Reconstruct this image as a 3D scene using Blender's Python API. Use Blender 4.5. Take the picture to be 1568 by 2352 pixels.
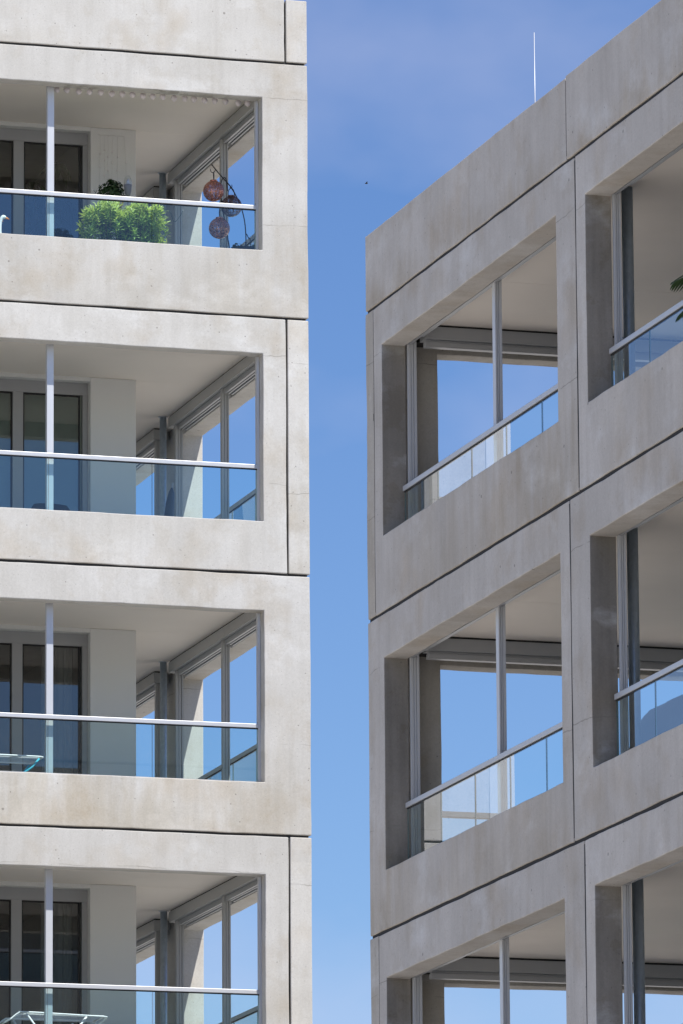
import bpy, bmesh, math, random
from mathutils import Vector, Matrix, Quaternion
from mathutils.noise import noise as mnoise
R_ = math.radians
random.seed(7)
for o in list(bpy.data.objects): bpy.data.objects.remove(o)
scn = bpy.context.scene
COL = scn.collection

# ------------------------------------------------------------------ camera
YAW, PITCH, ROLL, FPX = .294792, .202928, -.006775, 15730.26
cam_d = bpy.data.cameras.new("Camera"); cam = bpy.data.objects.new("Camera", cam_d); COL.objects.link(cam)
cam_d.sensor_fit = 'HORIZONTAL'; cam_d.sensor_width = 36; cam_d.lens = 36*FPX/1568.0
cam_d.clip_start = 1; cam_d.clip_end = 6000
v = Vector((math.sin(YAW)*math.cos(PITCH), math.cos(YAW)*math.cos(PITCH), math.sin(PITCH)))
rt0 = Vector((math.cos(YAW), -math.sin(YAW), 0)); up0 = rt0.cross(v)
c_, s_ = math.cos(ROLL), math.sin(ROLL)
rt = c_*rt0 + s_*up0; up = -s_*rt0 + c_*up0
M = Matrix((rt, up, -v)).transposed().to_4x4(); M.translation = Vector((0, 0, 1.6))
cam.matrix_world = M
scn.camera = cam

# ------------------------------------------------------------------ sky, sun, exposure
SUN = Vector((.24, -.55, 1.0)).normalized()
w = bpy.data.worlds.new("World"); scn.world = w; w.use_nodes = True
nt = w.node_tree; nt.nodes.clear()
N = nt.nodes.new
sky = N('ShaderNodeTexSky'); sky.sky_type = 'NISHITA'; sky.sun_disc = False
sky.sun_elevation = math.asin(SUN.z); sky.sun_rotation = math.atan2(SUN.x, SUN.y)
sky.altitude = 300; sky.air_density = 1.0; sky.dust_density = 0.25; sky.ozone_density = 4.0
tc = N('ShaderNodeTexCoord'); mp = N('ShaderNodeMapping'); mp.inputs['Scale'].default_value = (7, 7, 11)
nz = N('ShaderNodeTexNoise'); nz.inputs['Scale'].default_value = 1.6; nz.inputs['Detail'].default_value = 5; nz.inputs['Roughness'].default_value = .5
rmp = N('ShaderNodeValToRGB'); rmp.color_ramp.elements[0].position = .5; rmp.color_ramp.elements[1].position = .8
rmp.color_ramp.elements[1].color = (.36, .36, .36, 1)
mixc = N('ShaderNodeMixRGB'); mixc.inputs['Color2'].default_value = (6.2, 6.1, 7.4, 1)
bg = N('ShaderNodeBackground'); bg.inputs['Strength'].default_value = 0.088
out = N('ShaderNodeOutputWorld')
nt.links.new(tc.outputs['Generated'], mp.inputs['Vector']); nt.links.new(mp.outputs['Vector'], nz.inputs['Vector'])
nt.links.new(nz.outputs['Fac'], rmp.inputs['Fac']); nt.links.new(rmp.outputs['Color'], mixc.inputs['Fac'])
hs = N('ShaderNodeHueSaturation'); hs.inputs['Saturation'].default_value = 1.19; hs.inputs['Hue'].default_value = .512
nt.links.new(sky.outputs['Color'], hs.inputs['Color']); nt.links.new(hs.outputs['Color'], mixc.inputs['Color1']); nt.links.new(mixc.outputs['Color'], bg.inputs['Color'])
nt.links.new(bg.outputs['Background'], out.inputs['Surface'])
sl = bpy.data.lights.new("Sun", 'SUN'); sl.energy = 4.2; sl.angle = R_(.53); sl.color = (1, .965, .90)
so = bpy.data.objects.new("Sun", sl); COL.objects.link(so); so.rotation_mode = 'QUATERNION'
so.rotation_quaternion = SUN.to_track_quat('Z', 'Y'); so.location = (20, 20, 80)
scn.view_settings.view_transform = 'Standard'; scn.view_settings.look = 'None'
scn.view_settings.exposure = 0.55; scn.view_settings.gamma = 1
scn.cycles.transparent_max_bounces = 24; scn.cycles.max_bounces = 10; scn.cycles.diffuse_bounces = 5

# ------------------------------------------------------------------ materials
class Nodes:
    def __init__(s, name):
        s.m = bpy.data.materials.new(name); s.m.use_nodes = True; s.t = s.m.node_tree; s.t.nodes.clear()
        s.out = s.n('ShaderNodeOutputMaterial')
    def n(s, typ, **kw):
        x = s.t.nodes.new(typ)
        for k, val in kw.items():
            if hasattr(x, k): setattr(x, k, val)
            else: x.inputs[k.replace('_', ' ')].default_value = val
        return x
    def l(s, a, b): s.t.links.new(a, b)
    def math(s, op, a, b=None, c=None, clamp=False):
        x = s.n('ShaderNodeMath', operation=op); x.use_clamp = clamp
        for i, q in enumerate((a, b, c)):
            if q is None: continue
            if isinstance(q, (int, float)): x.inputs[i].default_value = q
            else: s.l(q, x.inputs[i])
        return x.outputs[0]
    def noise(s, vec, scale, detail=4, rough=.55):
        x = s.n('ShaderNodeTexNoise'); x.inputs['Scale'].default_value = scale
        x.inputs['Detail'].default_value = detail; x.inputs['Roughness'].default_value = rough
        s.l(vec, x.inputs['Vector']); return x.outputs['Fac']
    def mapr(s, val, a, b, c=0., d=1.):
        x = s.n('ShaderNodeMapRange'); x.inputs[1].default_value = a; x.inputs[2].default_value = b
        x.inputs[3].default_value = c; x.inputs[4].default_value = d; s.l(val, x.inputs[0]); return x.outputs[0]
    def scale(s, vec, sc, loc=(0, 0, 0)):
        x = s.n('ShaderNodeMapping'); x.inputs['Scale'].default_value = sc; x.inputs['Location'].default_value = loc
        s.l(vec, x.inputs['Vector']); return x.outputs[0]
    def mix(s, fac, a, b, mode='MIX'):
        x = s.n('ShaderNodeMixRGB', blend_type=mode)
        for i, q in enumerate((fac, a, b)):
            if isinstance(q, (int, float)): x.inputs[i].default_value = q
            elif isinstance(q, tuple): x.inputs[i].default_value = (*q, 1) if len(q) == 3 else q
            else: s.l(q, x.inputs[i])
        return x.outputs[0]
    def bsdf(s, col, rough=.6, metal=0., bump=None, bstr=.3, bdist=.002, spec=.5):
        p = s.n('ShaderNodeBsdfPrincipled')
        if isinstance(col, tuple): p.inputs['Base Color'].default_value = (*col, 1)
        else: s.l(col, p.inputs['Base Color'])
        if isinstance(rough, float): p.inputs['Roughness'].default_value = rough
        else: s.l(rough, p.inputs['Roughness'])
        p.inputs['Metallic'].default_value = metal; p.inputs['Specular IOR Level'].default_value = spec
        if bump is not None:
            b = s.n('ShaderNodeBump'); b.inputs['Strength'].default_value = bstr; b.inputs['Distance'].default_value = bdist
            s.l(bump, b.inputs['Height']); s.l(b.outputs[0], p.inputs['Normal'])
        s.l(p.outputs[0], s.out.inputs['Surface']); return p

def concrete(name, c_hi, c_lo, stain, axis, cracks=0, warm=(.80, .70, .56), patch=.35):
    """axis: 'X' facade runs along X (local u = X), 'Y' along Y. Facade concrete with blotches, streaks, pinholes, cold joints."""
    k = Nodes(name)
    g = k.n('ShaderNodeNewGeometry'); oi = k.n('ShaderNodeObjectInfo')
    off = k.n('ShaderNodeVectorMath', operation='SCALE'); comb = k.n('ShaderNodeCombineXYZ')
    for i in range(3): k.l(oi.outputs['Random'], comb.inputs[i])
    k.l(comb.outputs[0], off.inputs[0]); off.inputs['Scale'].default_value = 57.
    add = k.n('ShaderNodeVectorMath', operation='ADD'); k.l(g.outputs['Position'], add.inputs[0]); k.l(off.outputs[0], add.inputs[1])
    P = add.outputs[0]
    big = k.mapr(k.noise(P, .75, 4, .6), .35, .68)
    med = k.mapr(k.noise(k.scale(P, (1, 1, .55)), 3.0, 5, .6), .38, .68)
    strk = k.mapr(k.noise(k.scale(P, (5.5, 5.5, .42)), 1.6, 5, .62), .45, .72)
    clo = k.mapr(k.noise(P, 1.35, 5, .55), .52, .70)
    fine = k.noise(P, 48, 5, .75)
    col = k.mix(big, c_hi, c_lo)
    col = k.mix(k.math('MULTIPLY', med, .60), col, c_lo)
    col = k.mix(k.math('MULTIPLY', clo, .45), col, warm, 'MULTIPLY')
    col = k.mix(k.math('MULTIPLY', strk, stain), col, (.62, .60, .57), 'MULTIPLY')
    tone = k.n('ShaderNodeCombineXYZ'); tv = k.mapr(oi.outputs['Random'], 0, 1, .90, 1.03)
    for i in range(3): k.l(tv, tone.inputs[i])
    col = k.mix(1., col, tone.outputs[0], 'MULTIPLY')
    # hard-edged form-face patches and formwork sheet marks
    pt = k.mapr(k.noise(P, 2.3, 6, .68), .565, .60)
    col = k.mix(k.math('MULTIPLY', pt, patch), col, (.90, .87, .82), 'MULTIPLY')
    # efflorescence (pale, cloudy)
    eff = k.mapr(k.noise(k.scale(P, (1.0, 1.0, 1.6), (11, 3, 5)), 1.1, 6, .6), .56, .74)
    col = k.mix(k.math('MULTIPLY', eff, .50), col, (.78, .78, .77))
    col = k.mix(k.math('MULTIPLY', k.mapr(fine, .3, .7), .30), col, (.5, .49, .47), 'MULTIPLY')
    # run-off stains hanging in the lower part of each panel, ragged upper edge
    tcn = k.n('ShaderNodeTexCoord'); gz = k.n('ShaderNodeSeparateXYZ'); k.l(tcn.outputs['Generated'], gz.inputs[0])
    edge = k.math('ADD', gz.outputs[2], k.math('MULTIPLY', k.math('SUBTRACT', k.noise(k.scale(P, (3.2, 3.2, .5)), 1.5, 4, .6), .5), 1.1))
    low = k.mapr(edge, .34, .02)
    amt = k.mapr(k.noise(k.scale(P, (.35, .35, .05)), 1.0, 3), .40, .66)
    col = k.mix(k.math('MULTIPLY', k.math('MULTIPLY', low, amt), .62), col, (.80, .735, .62), 'MULTIPLY')
    # pinholes
    h = None
    for sc, th in ((3.0, .046), (7.5, .060), (23., .085), (60, .11)):
        vo = k.n('ShaderNodeTexVoronoi'); vo.inputs['Scale'].default_value = sc; k.l(P, vo.inputs['Vector'])
        hole = k.math('LESS_THAN', vo.outputs['Distance'], th)
        sep = k.n('ShaderNodeSeparateColor'); k.l(vo.outputs['Color'], sep.inputs[0])
        hole = k.math('MULTIPLY', hole, k.math('GREATER_THAN', sep.outputs[0], .35))
        h = hole if h is None else k.math('MAXIMUM', h, hole)
    col = k.mix(k.math('MULTIPLY', h, .62), col, (.17, .155, .135))
    # cold joint hairlines of the casting, wobbling round fixed heights
    sp = k.n('ShaderNodeSeparateXYZ'); k.l(g.outputs['Position'], sp.inputs[0])
    wob = k.math('MULTIPLY', k.math('SUBTRACT', k.noise(P, 2.2, 4, .6), .5), .10)
    zz = k.math('ADD', sp.outputs[2], wob)
    zz = k.math('ADD', zz, k.math('MULTIPLY', oi.outputs['Random'], .15))
    ph = k.math('PINGPONG', k.math('ADD', zz, .35), .75)
    crack = k.math('LESS_THAN', ph, .0045)
    crack = k.math('MULTIPLY', crack, k.mapr(k.noise(P, 1.7, 3), .46, .56))
    col = k.mix(k.math('MULTIPLY', crack, .55 if cracks else .5), col, (.20, .18, .15))
    height = k.math('SUBTRACT', k.math('ADD', k.math('MULTIPLY', fine, .25), k.math('MULTIPLY', med, .8)), k.math('MULTIPLY', h, 2.))
    k.bsdf(col, .88, bump=height, bstr=.35, bdist=.003, spec=.25)
    return k.m

def plain(name, col, rough=.6, metal=0., nscale=None, namt=.1, bump=0., spec=.5):
    k = Nodes(name); g = k.n('ShaderNodeNewGeometry')
    if nscale:
        f = k.noise(g.outputs['Position'], nscale, 4)
        c2 = tuple(max(0, c*(1-namt*3)) for c in col)
        cc = k.mix(k.mapr(f, .3, .75), col, c2)
        k.bsdf(cc, rough, metal, bump=f if bump else None, bstr=bump, bdist=.004, spec=spec)
    else:
        k.bsdf(col, rough, metal, spec=spec)
    return k.m

def glass(name, tint, ior=1.5, boost=1., closed=True):
    k = Nodes(name)
    tr = k.n('ShaderNodeBsdfTransparent'); tr.inputs[0].default_value = (*tint, 1)
    gl = k.n('ShaderNodeBsdfGlossy'); gl.inputs['Roughness'].default_value = .0; gl.inputs[0].default_value = (1, 1, 1, 1)
    fr = k.n('ShaderNodeFresnel'); fr.inputs['IOR'].default_value = ior
    mx = k.n('ShaderNodeMixShader'); gg = k.n('ShaderNodeNewGeometry')   # both air surfaces of the pane reflect at its outer face; the inner face only tints
    f1_ = k.math('MULTIPLY', fr.outputs[0], k.math('SUBTRACT', 1., gg.outputs['Backfacing']) if closed else 1.)
    k.l(k.math('MULTIPLY', f1_, boost, clamp=True), mx.inputs[0])
    k.l(tr.outputs[0], mx.inputs[1]); k.l(gl.outputs[0], mx.inputs[2]); k.l(mx.outputs[0], k.out.inputs['Surface'])
    return k.m

M_ = {}
M_['conc_sun'] = concrete('pale precast concrete', (.68, .665, .635), (.555, .535, .495), .20, 'X')
M_['conc_shade'] = concrete('grey precast concrete', (.66, .62, .57), (.535, .50, .455), .22, 'Y', 1)
M_['conc_pillar'] = concrete('concrete side panel', (.60, .56, .50), (.47, .435, .38), .35, 'Y', 1)
M_['conc_jamb'] = concrete('darker reveal concrete', (.36, .33, .29), (.25, .23, .20), .5, 'Y', 1, patch=.8)
def leafmat(name, col, trans):
    k = Nodes(name); g = k.n('ShaderNodeNewGeometry')
    n = k.noise(g.outputs['Position'], 16, 3)
    c = k.mix(k.mapr(n, .35, .7), col, tuple(x*.55 for x in col))
    p = k.bsdf(c, .34, spec=.6)
    t = k.n('ShaderNodeBsdfTranslucent'); k.l(k.mix(1., c, (1.2, 1.15, .6), 'MULTIPLY'), t.inputs[0])
    m = k.n('ShaderNodeMixShader'); m.inputs[0].default_value = trans
    k.l(p.outputs[0], m.inputs[1]); k.l(t.outputs[0], m.inputs[2]); k.l(m.outputs[0], k.out.inputs['Surface'])
    return k.m
M_['joint'] = plain('joint seal black', (.028, .027, .027), .9)
M_['ceiling'] = plain('painted soffit board', (.84, .775, .70), .75, nscale=1.2, namt=.02)
M_['stucco'] = plain('white grey stucco', (.70, .695, .675), .95, nscale=140, namt=.05, bump=.6)
M_['alu'] = plain('powder coated aluminium', (.60, .61, .63), .38, .25, nscale=3, namt=.02)
M_['alu_mid'] = plain('grey coated blind box', (.40, .40, .39), .45, .1)
M_['alu_dark'] = plain('grey aluminium frame', (.36, .37, .38), .42, .2)
M_['rail'] = plain('satin aluminium handrail', (.56, .57, .59), .42, .3)
M_['frame'] = plain('window frame grey', (.33, .33, .335), .5, .0)
M_['gasket'] = plain('black rubber gasket', (.012, .012, .012), .6)
M_['slab'] = plain('rough slab concrete', (.50, .48, .45), .9, nscale=5, namt=.08)
M_['roof'] = plain('roof gravel', (.3, .29, .28), .95, nscale=30, namt=.12, bump=.5)
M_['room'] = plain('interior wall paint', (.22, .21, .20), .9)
M_['glass'] = glass('balustrade glass', (.895, .985, .993), 1.5, 2.0)
M_['glassw'] = glass('window pane glass', (.55, .60, .60), 1.5, 3.0, False)
M_['edge'] = plain('glass edge green', (.06, .16, .16), .2)
def galv():
    k = Nodes('galvanised steel'); g = k.n('ShaderNodeNewGeometry')
    vo = k.n('ShaderNodeTexVoronoi'); vo.inputs['Scale'].default_value = 38; k.l(k.scale(g.outputs['Position'], (1, 1, .6)), vo.inputs['Vector'])
    sep = k.n('ShaderNodeSeparateColor'); k.l(vo.outputs['Color'], sep.inputs[0])
    col = k.mix(k.math('MULTIPLY', sep.outputs[0], .5), (.38, .45, .52), (.27, .33, .385))
    n = k.noise(g.outputs['Position'], 6)
    col = k.mix(k.mapr(n, .4, .7, 0, .12), col, (.16, .17, .18))
    k.bsdf(col, k.mapr(sep.outputs[1], 0, 1, .30, .42), .4, bump=sep.outputs[0], bstr=.12, bdist=.001)
    return k.m
M_['galv'] = galv()

# ------------------------------------------------------------------ mesh helpers
class MB:
    def __init__(s): s.bm = bmesh.new()
    def box(s, x0, x1, y0, y1, z0, z1):
        vs = [s.bm.verts.new(p) for p in ((x0,y0,z0),(x1,y0,z0),(x1,y1,z0),(x0,y1,z0),(x0,y0,z1),(x1,y0,z1),(x1,y1,z1),(x0,y1,z1))]
        for f in ((0,3,2,1),(4,5,6,7),(0,1,5,4),(1,2,6,5),(2,3,7,6),(3,0,4,7)): s.bm.faces.new([vs[i] for i in f])
        return s
    def tube(s, pts, r, seg=10, caps=True):
        pts = [Vector(p) for p in pts]; n = len(pts); rings = []
        rs = r if isinstance(r, (list, tuple)) else [r]*n
        ref = None
        for i, p in enumerate(pts):
            t = (pts[min(i+1, n-1)] - pts[max(i-1, 0)]).normalized()
            if ref is None:
                ref = Vector((0, 0, 1)) if abs(t.z) < .9 else Vector((1, 0, 0))
            a = (ref - t*ref.dot(t)).normalized(); b = t.cross(a); ref = a
            rings.append([s.bm.verts.new(p + (a*math.cos(2*math.pi*j/seg) + b*math.sin(2*math.pi*j/seg))*rs[i]) for j in range(seg)])
        for i in range(n-1):
            for j in range(seg):
                f = s.bm.faces.new((rings[i][j], rings[i][(j+1) % seg], rings[i+1][(j+1) % seg], rings[i+1][j])); f.smooth = True
        if caps:
            s.bm.faces.new(list(reversed(rings[0]))); s.bm.faces.new(rings[-1])
        return s
    def lathe(s, prof, c, seg=24):
        cx, cy, cz = c; rings = []
        for r, z in prof:
            if r < 1e-5: rings.append([s.bm.verts.new((cx, cy, cz+z))])
            else: rings.append([s.bm.verts.new((cx+r*math.cos(2*math.pi*j/seg), cy+r*math.sin(2*math.pi*j/seg), cz+z)) for j in range(seg)])
        for a, b in zip(rings[:-1], rings[1:]):
            for j in range(seg):
                q = [a[j % len(a)], a[(j+1) % len(a)], b[(j+1) % len(b)], b[j % len(b)]]
                u = []
                for x in q:
                    if x not in u: u.append(x)
                if len(u) > 2: f = s.bm.faces.new(u); f.smooth = True
        return s
    def quad(s, *ps):
        return s.bm.faces.new([s.bm.verts.new(p) for p in ps])
    def build(s, name, mat, parent=None, bevel=0., smooth=False):
        me = bpy.data.meshes.new(name); bmesh.ops.recalc_face_normals(s.bm, faces=s.bm.faces)
        s.bm.to_mesh(me); s.bm.free()
        o = bpy.data.objects.new(name, me); COL.objects.link(o)
        for m in (mat if isinstance(mat, (list, tuple)) else [mat]): me.materials.append(m)
        if parent: put(o, parent)
        if bevel:
            b = o.modifiers.new('bevel', 'BEVEL'); b.width = bevel; b.segments = 2; b.limit_method = 'ANGLE'; b.angle_limit = R_(40)
        return o
def put(o, parent):
    o.parent = parent
    p = parent.location.copy() if parent.parent is None else Vector((0, 0, 0))   # child meshes carry world coordinates
    o.matrix_parent_inverse = Matrix.Translation(-p)
def thing(name, label, cat, loc=(0, 0, 0), group=None):
    o = bpy.data.objects.new(name, None); COL.objects.link(o); o.location = loc; o.empty_display_size = .2
    return tag(o, label, cat, group)
def tag(o, label, cat, group=None):
    o['label'] = label; o['category'] = cat
    if group: o['group'] = group
    return o

def panel(axis, u0, u1, z0, z1, holes, d0, d1, mat, parent, name='facade_panel', bev=.009):
    """Precast frame panel: axis 'X' -> u=X, depth Y in [d0,d1]; axis 'Y' -> u=Y, depth X in [d0,d1]. holes [(ua,ub,za,zb)]"""
    us = sorted({u0, u1, *[h[0] for h in holes], *[h[1] for h in holes]})
    zs = sorted({z0, z1, *[h[2] for h in holes], *[h[3] for h in holes]})
    # refine so that the arris can wander a little, as cast concrete does
    def ref(a, step):
        r = []
        for p, q in zip(a[:-1], a[1:]):
            n = max(1, int(round((q-p)/step))); r += [p+(q-p)*i/n for i in range(n)]
        return r+[a[-1]]
    us = ref([u for u in us if u0-1e-6 <= u <= u1+1e-6], .13); zs = ref([z for z in zs if z0-1e-6 <= z <= z1+1e-6], .13)
    bm = bmesh.new(); nu, nz = len(us), len(zs); seed = random.random()*100
    def inside(u, z): return any(a-1e-6 < u < b+1e-6 and c-1e-6 < z < d+1e-6 for a, b, c, d in holes)
    ex = {}
    def V(i, j, k):
        if (i, j, k) not in ex:
            wz = .0035*math.sin(us[i]*2.3+seed)*math.sin(us[i]*5.1+seed*2) ; wu = .003*math.sin(zs[j]*2.9+seed)
            d = (d0, d1)[k]
            edge_ = not all(solid(a, b) for a in (i-1, i) for b in (j-1, j))
            if edge_:
                wz += .0034*mnoise(Vector((us[i]*9, zs[j]*9, seed))); wu += .0034*mnoise(Vector((us[i]*9, zs[j]*9, seed+9)))
            p = (us[i]+wu, d, zs[j]+wz) if axis == 'X' else (d, us[i]+wu, zs[j]+wz)
            ex[(i, j, k)] = bm.verts.new(p)
        return ex[(i, j, k)]
    solid = lambda i, j: 0 <= i < nu-1 and 0 <= j < nz-1 and not inside((us[i]+us[i+1])/2, (zs[j]+zs[j+1])/2)
    for i in range(nu-1):
        for j in range(nz-1):
            if not solid(i, j): continue
            bm.faces.new((V(i,j,0), V(i+1,j,0), V(i+1,j+1,0), V(i,j+1,0)))
            bm.faces.new((V(i,j,1), V(i,j+1,1), V(i+1,j+1,1), V(i+1,j,1)))
            if not solid(i-1, j): bm.faces.new((V(i,j,0), V(i,j+1,0), V(i,j+1,1), V(i,j,1)))
            if not solid(i+1, j): bm.faces.new((V(i+1,j,0), V(i+1,j,1), V(i+1,j+1,1), V(i+1,j+1,0)))
            if not solid(i, j-1): bm.faces.new((V(i,j,0), V(i,j,1), V(i+1,j,1), V(i+1,j,0)))
            if not solid(i, j+1): bm.faces.new((V(i,j+1,0), V(i+1,j+1,0), V(i+1,j+1,1), V(i,j+1,1)))
    me = bpy.data.meshes.new(name); bmesh.ops.recalc_face_normals(bm, faces=bm.faces); bm.to_mesh(me); bm.free()
    o = bpy.data.objects.new(name, me); COL.objects.link(o); me.materials.append(mat); put(o, parent)
    if axis == 'Y' and mat is M_['conc_shade']:      # darker concrete on the jambs facing -Y inside the openings
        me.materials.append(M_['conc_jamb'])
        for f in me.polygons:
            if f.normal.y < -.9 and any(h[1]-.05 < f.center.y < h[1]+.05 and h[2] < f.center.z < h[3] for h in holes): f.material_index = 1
    b = o.modifiers.new('bevel', 'BEVEL'); b.width = bev; b.segments = 2; b.limit_method = 'ANGLE'; b.angle_limit = R_(40)
    return o

def box(name, mat, parent, *dims, bevel=0.):
    return MB().box(*dims).build(name, mat, parent, bevel)

# ------------------------------------------------------------------ ground
k = Nodes('pale paving toned for bounce'); g = k.n('ShaderNodeNewGeometry')  # unseen ground, coloured pale and warm to bounce light onto shaded walls
f1 = k.noise(g.outputs['Position'], .05, 5); f2 = k.noise(g.outputs['Position'], 3, 5)
cc = k.mix(k.mapr(f1, .45, .6), (.64, .595, .535), (.50, .47, .41)); cc = k.mix(k.math('MULTIPLY', f2, .5), cc, (.2, .19, .17), 'MULTIPLY')
k.bsdf(cc, .9)
gr = MB(); gr.quad((-3000, -3000, 0), (3000, -3000, 0), (3000, 3000, 0), (-3000, 3000, 0))
gr = gr.build('ground', k.m); gr['kind'] = 'structure'

# ================================================================== LEFT BUILDING (sunlit front faces -Y, corner at X=21.825 Y=73.106)
LB = thing('apartment_building', 'sunlit pale concrete apartment block filling the left side, its balcony fronts facing the viewer', 'building', (10, 73.1, 0))
YF, XC = 73.106, 21.825
LJ = [22.570, 19.548, 16.560, 13.562, 10.566, 7.566, 4.566, 1.566]   # top joint of each storey
LLINT = [22.142, 19.117, 16.132, 13.112, 10.13, 7.13, 4.13]
LSILL = [20.335, 17.165, 14.163, 11.165, 8.165, 5.165, 2.165]
LRAIL = [20.897, 17.852, 14.853, 11.825, 8.83]
G = .014                                                               # half joint
TF = .19                                                               # thickness of the front panels
bays = [(16.13, 21.28), (10.19, 15.34), (4.25, 9.40)]
# parapet (joint in it near the corner)
panel('X', 15.75, 21.555, LJ[0]+G, 23.33, [], YF, YF+TF, M_['conc_sun'], LB)
panel('X', 13.7, 15.73, LJ[0]+G, 23.33, [], YF, YF+TF, M_['conc_sun'], LB)
panel('Y', YF, 88., LJ[0]+G, 23.33, [], XC-.25, XC, M_['conc_sun'], LB)
box('roof', M_['roof'], LB, 13.7, XC-.252, YF+TF+.002, 90, 22.62, 22.9)
for i in range(7):
    zt, zb = LJ[i]-G, LJ[i+1]+G
    joint = (i % 2 == 1)
    x1 = 21.553 if joint else XC
    panel('X', 15.75, x1, zb, zt, [(bays[0][0], bays[0][1], LSILL[i], LLINT[i])], YF, YF+TF, M_['conc_sun'], LB)
    panel('X', 13.7, 15.73, zb, zt, [(14.35, 14.75, LSILL[i]+.1, LLINT[i])], YF, YF+TF, M_['conc_sun'], LB)
    for xa in (14.35,):
        fr = MB(); z0_, z1_ = LSILL[i]+.1, LLINT[i]
        fr.box(xa, xa+.06, YF+.11, YF+.16, z0_, z1_); fr.box(xa+.34, xa+.40, YF+.11, YF+.16, z0_, z1_); fr.box(xa+.06, xa+.34, YF+.111, YF+.16, z1_-.06, z1_); fr.box(xa+.06, xa+.34, YF+.111, YF+.16, z0_, z0_+.06)
        wn = fr.build('window', M_['frame'], LB)
        pn = MB(); pn.quad((xa+.06, YF+.13, z0_+.06), (xa+.34, YF+.13, z0_+.06), (xa+.34, YF+.13, z1_-.06), (xa+.06, YF+.13, z1_-.06)); pn.build('pane', M_['glassw'], wn)
    y0 = YF if joint else YF+TF+.015
    panel('Y', y0, 77.98, zb, zt, [(73.62, 77.6, LSILL[i], LLINT[i]+.012)], XC-.25, XC, M_['conc_sun'], LB)
    panel('Y', 78.0, 83.2, zb, zt, [(78.39, 82.6, LSILL[i], LLINT[i]+.012)], XC-.25, XC, M_['conc_sun'], LB)
    panel('Y', 83.22, 90., zb, zt, [], XC-.25, XC, M_['conc_sun'], LB)
    # dark seal strips behind the joints
    box('joint_seal', M_['joint'], LB, 13.7, XC-.03, YF+.022, YF+TF-.01, LJ[i]-.03, LJ[i]+.03)
    if joint: box('joint_seal', M_['joint'], LB, 21.54, 21.59, YF+.04, YF+TF-.02, zb+.03, zt-.03)
    zc = LJ[i]-.255
    box('floor_slab', M_['slab'], LB, 13.7, XC-.252, YF+TF+.002, 90, LJ[i]-.243, LJ[i]+.06)
    box('ceiling_board', M_['ceiling'], LB, 13.7, XC-.252, YF+TF+.002, 75.60, zc, LJ[i]-.243)
    box('ceiling_board', M_['ceiling'], LB, 20.0, XC-.252, 75.605, 90, zc, LJ[i]-.243)
box('joint_seal', M_['joint'], LB, 21.54, 21.59, YF+.04, YF+TF-.02, LJ[0]+.03, 23.3)
box('plinth', M_['slab'], LB, 13.7, XC, YF+.02, 90, -.2, LJ[7]-.03)
# rear and west closing walls so that light cannot leak through the block
box('wall', M_['stucco'], LB, 13.4, 13.698, YF, 90, 0, 23.3)
box('wall', M_['stucco'], LB, 13.4, XC, 90, 90.3, 0, 23.3)

def handrail_glass(parent, axis, a0, a1, dpos, ztop, zsill, joints, sgn):
    """balustrade as a part; sub-parts: handrail, glass_pane. dpos = plane of the glass, sgn = outward direction (+1/-1)"""
    h = .047; w0, w1 = sorted((dpos+sgn*.024, dpos-sgn*.026))
    m = MB()
    if axis == 'X': m.box(a0, a1, w0, w1, ztop-h, ztop)
    else: m.box(w0, w1, a0, a1, ztop-h, ztop)
    rail = m.build('handrail', M_['rail'], parent, .004)
    m = MB()
    if axis == 'X': m.box(a0, a1, dpos-.011, dpos+.011, ztop-h-.012, ztop-h)
    else: m.box(dpos-.011, dpos+.011, a0, a1, ztop-h-.012, ztop-h)
    m.build('gasket', M_['gasket'], rail)
    js = [a0]+list(joints)+[a1]
    for p, q in zip(js[:-1], js[1:]):
        m = MB(); e = .004
        if axis == 'X': m.box(p+e, q-e, dpos-.006, dpos+.006, zsill+.002, ztop-h-.012)
        else: m.box(dpos-.006, dpos+.006, p+e, q-e, zsill+.002, ztop-h-.012)
        pane = m.build('glass_pane', [M_['glass'], M_['edge']], parent)
        for f in pane.data.polygons:
            n = f.normal
            if abs(n.z) > .5 or (axis == 'X' and abs(n.x) > .5) or (axis == 'Y' and abs(n.y) > .5): f.material_index = 1
def ribbed(name, parent, axis, a0, a1, b0, b1, z0, z1, mat='alu', ribs=(.36, .64)):
    """hollow sliding track profile: two grooves in the face that looks towards -Y"""
    m = MB()
    if axis == 'R':   # -Y face grooved: X from a0..a1 , Y from b0..b1
        w_ = a1-a0; gw = .006
        xs = [a0]+[a0+w_*r for r in ribs]+[a1]
        m.box(a0, a1, b0+.014, b1, z0, z1)
        for p, q in zip(xs[:-1], xs[1:]): m.box(p+(gw/2 if p > a0 else 0), q-(gw/2 if q < a1 else 0), b0, b0+.013, z0+.001, z1-.001)
    return m.build(name, M_[mat], parent, .0015)

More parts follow.
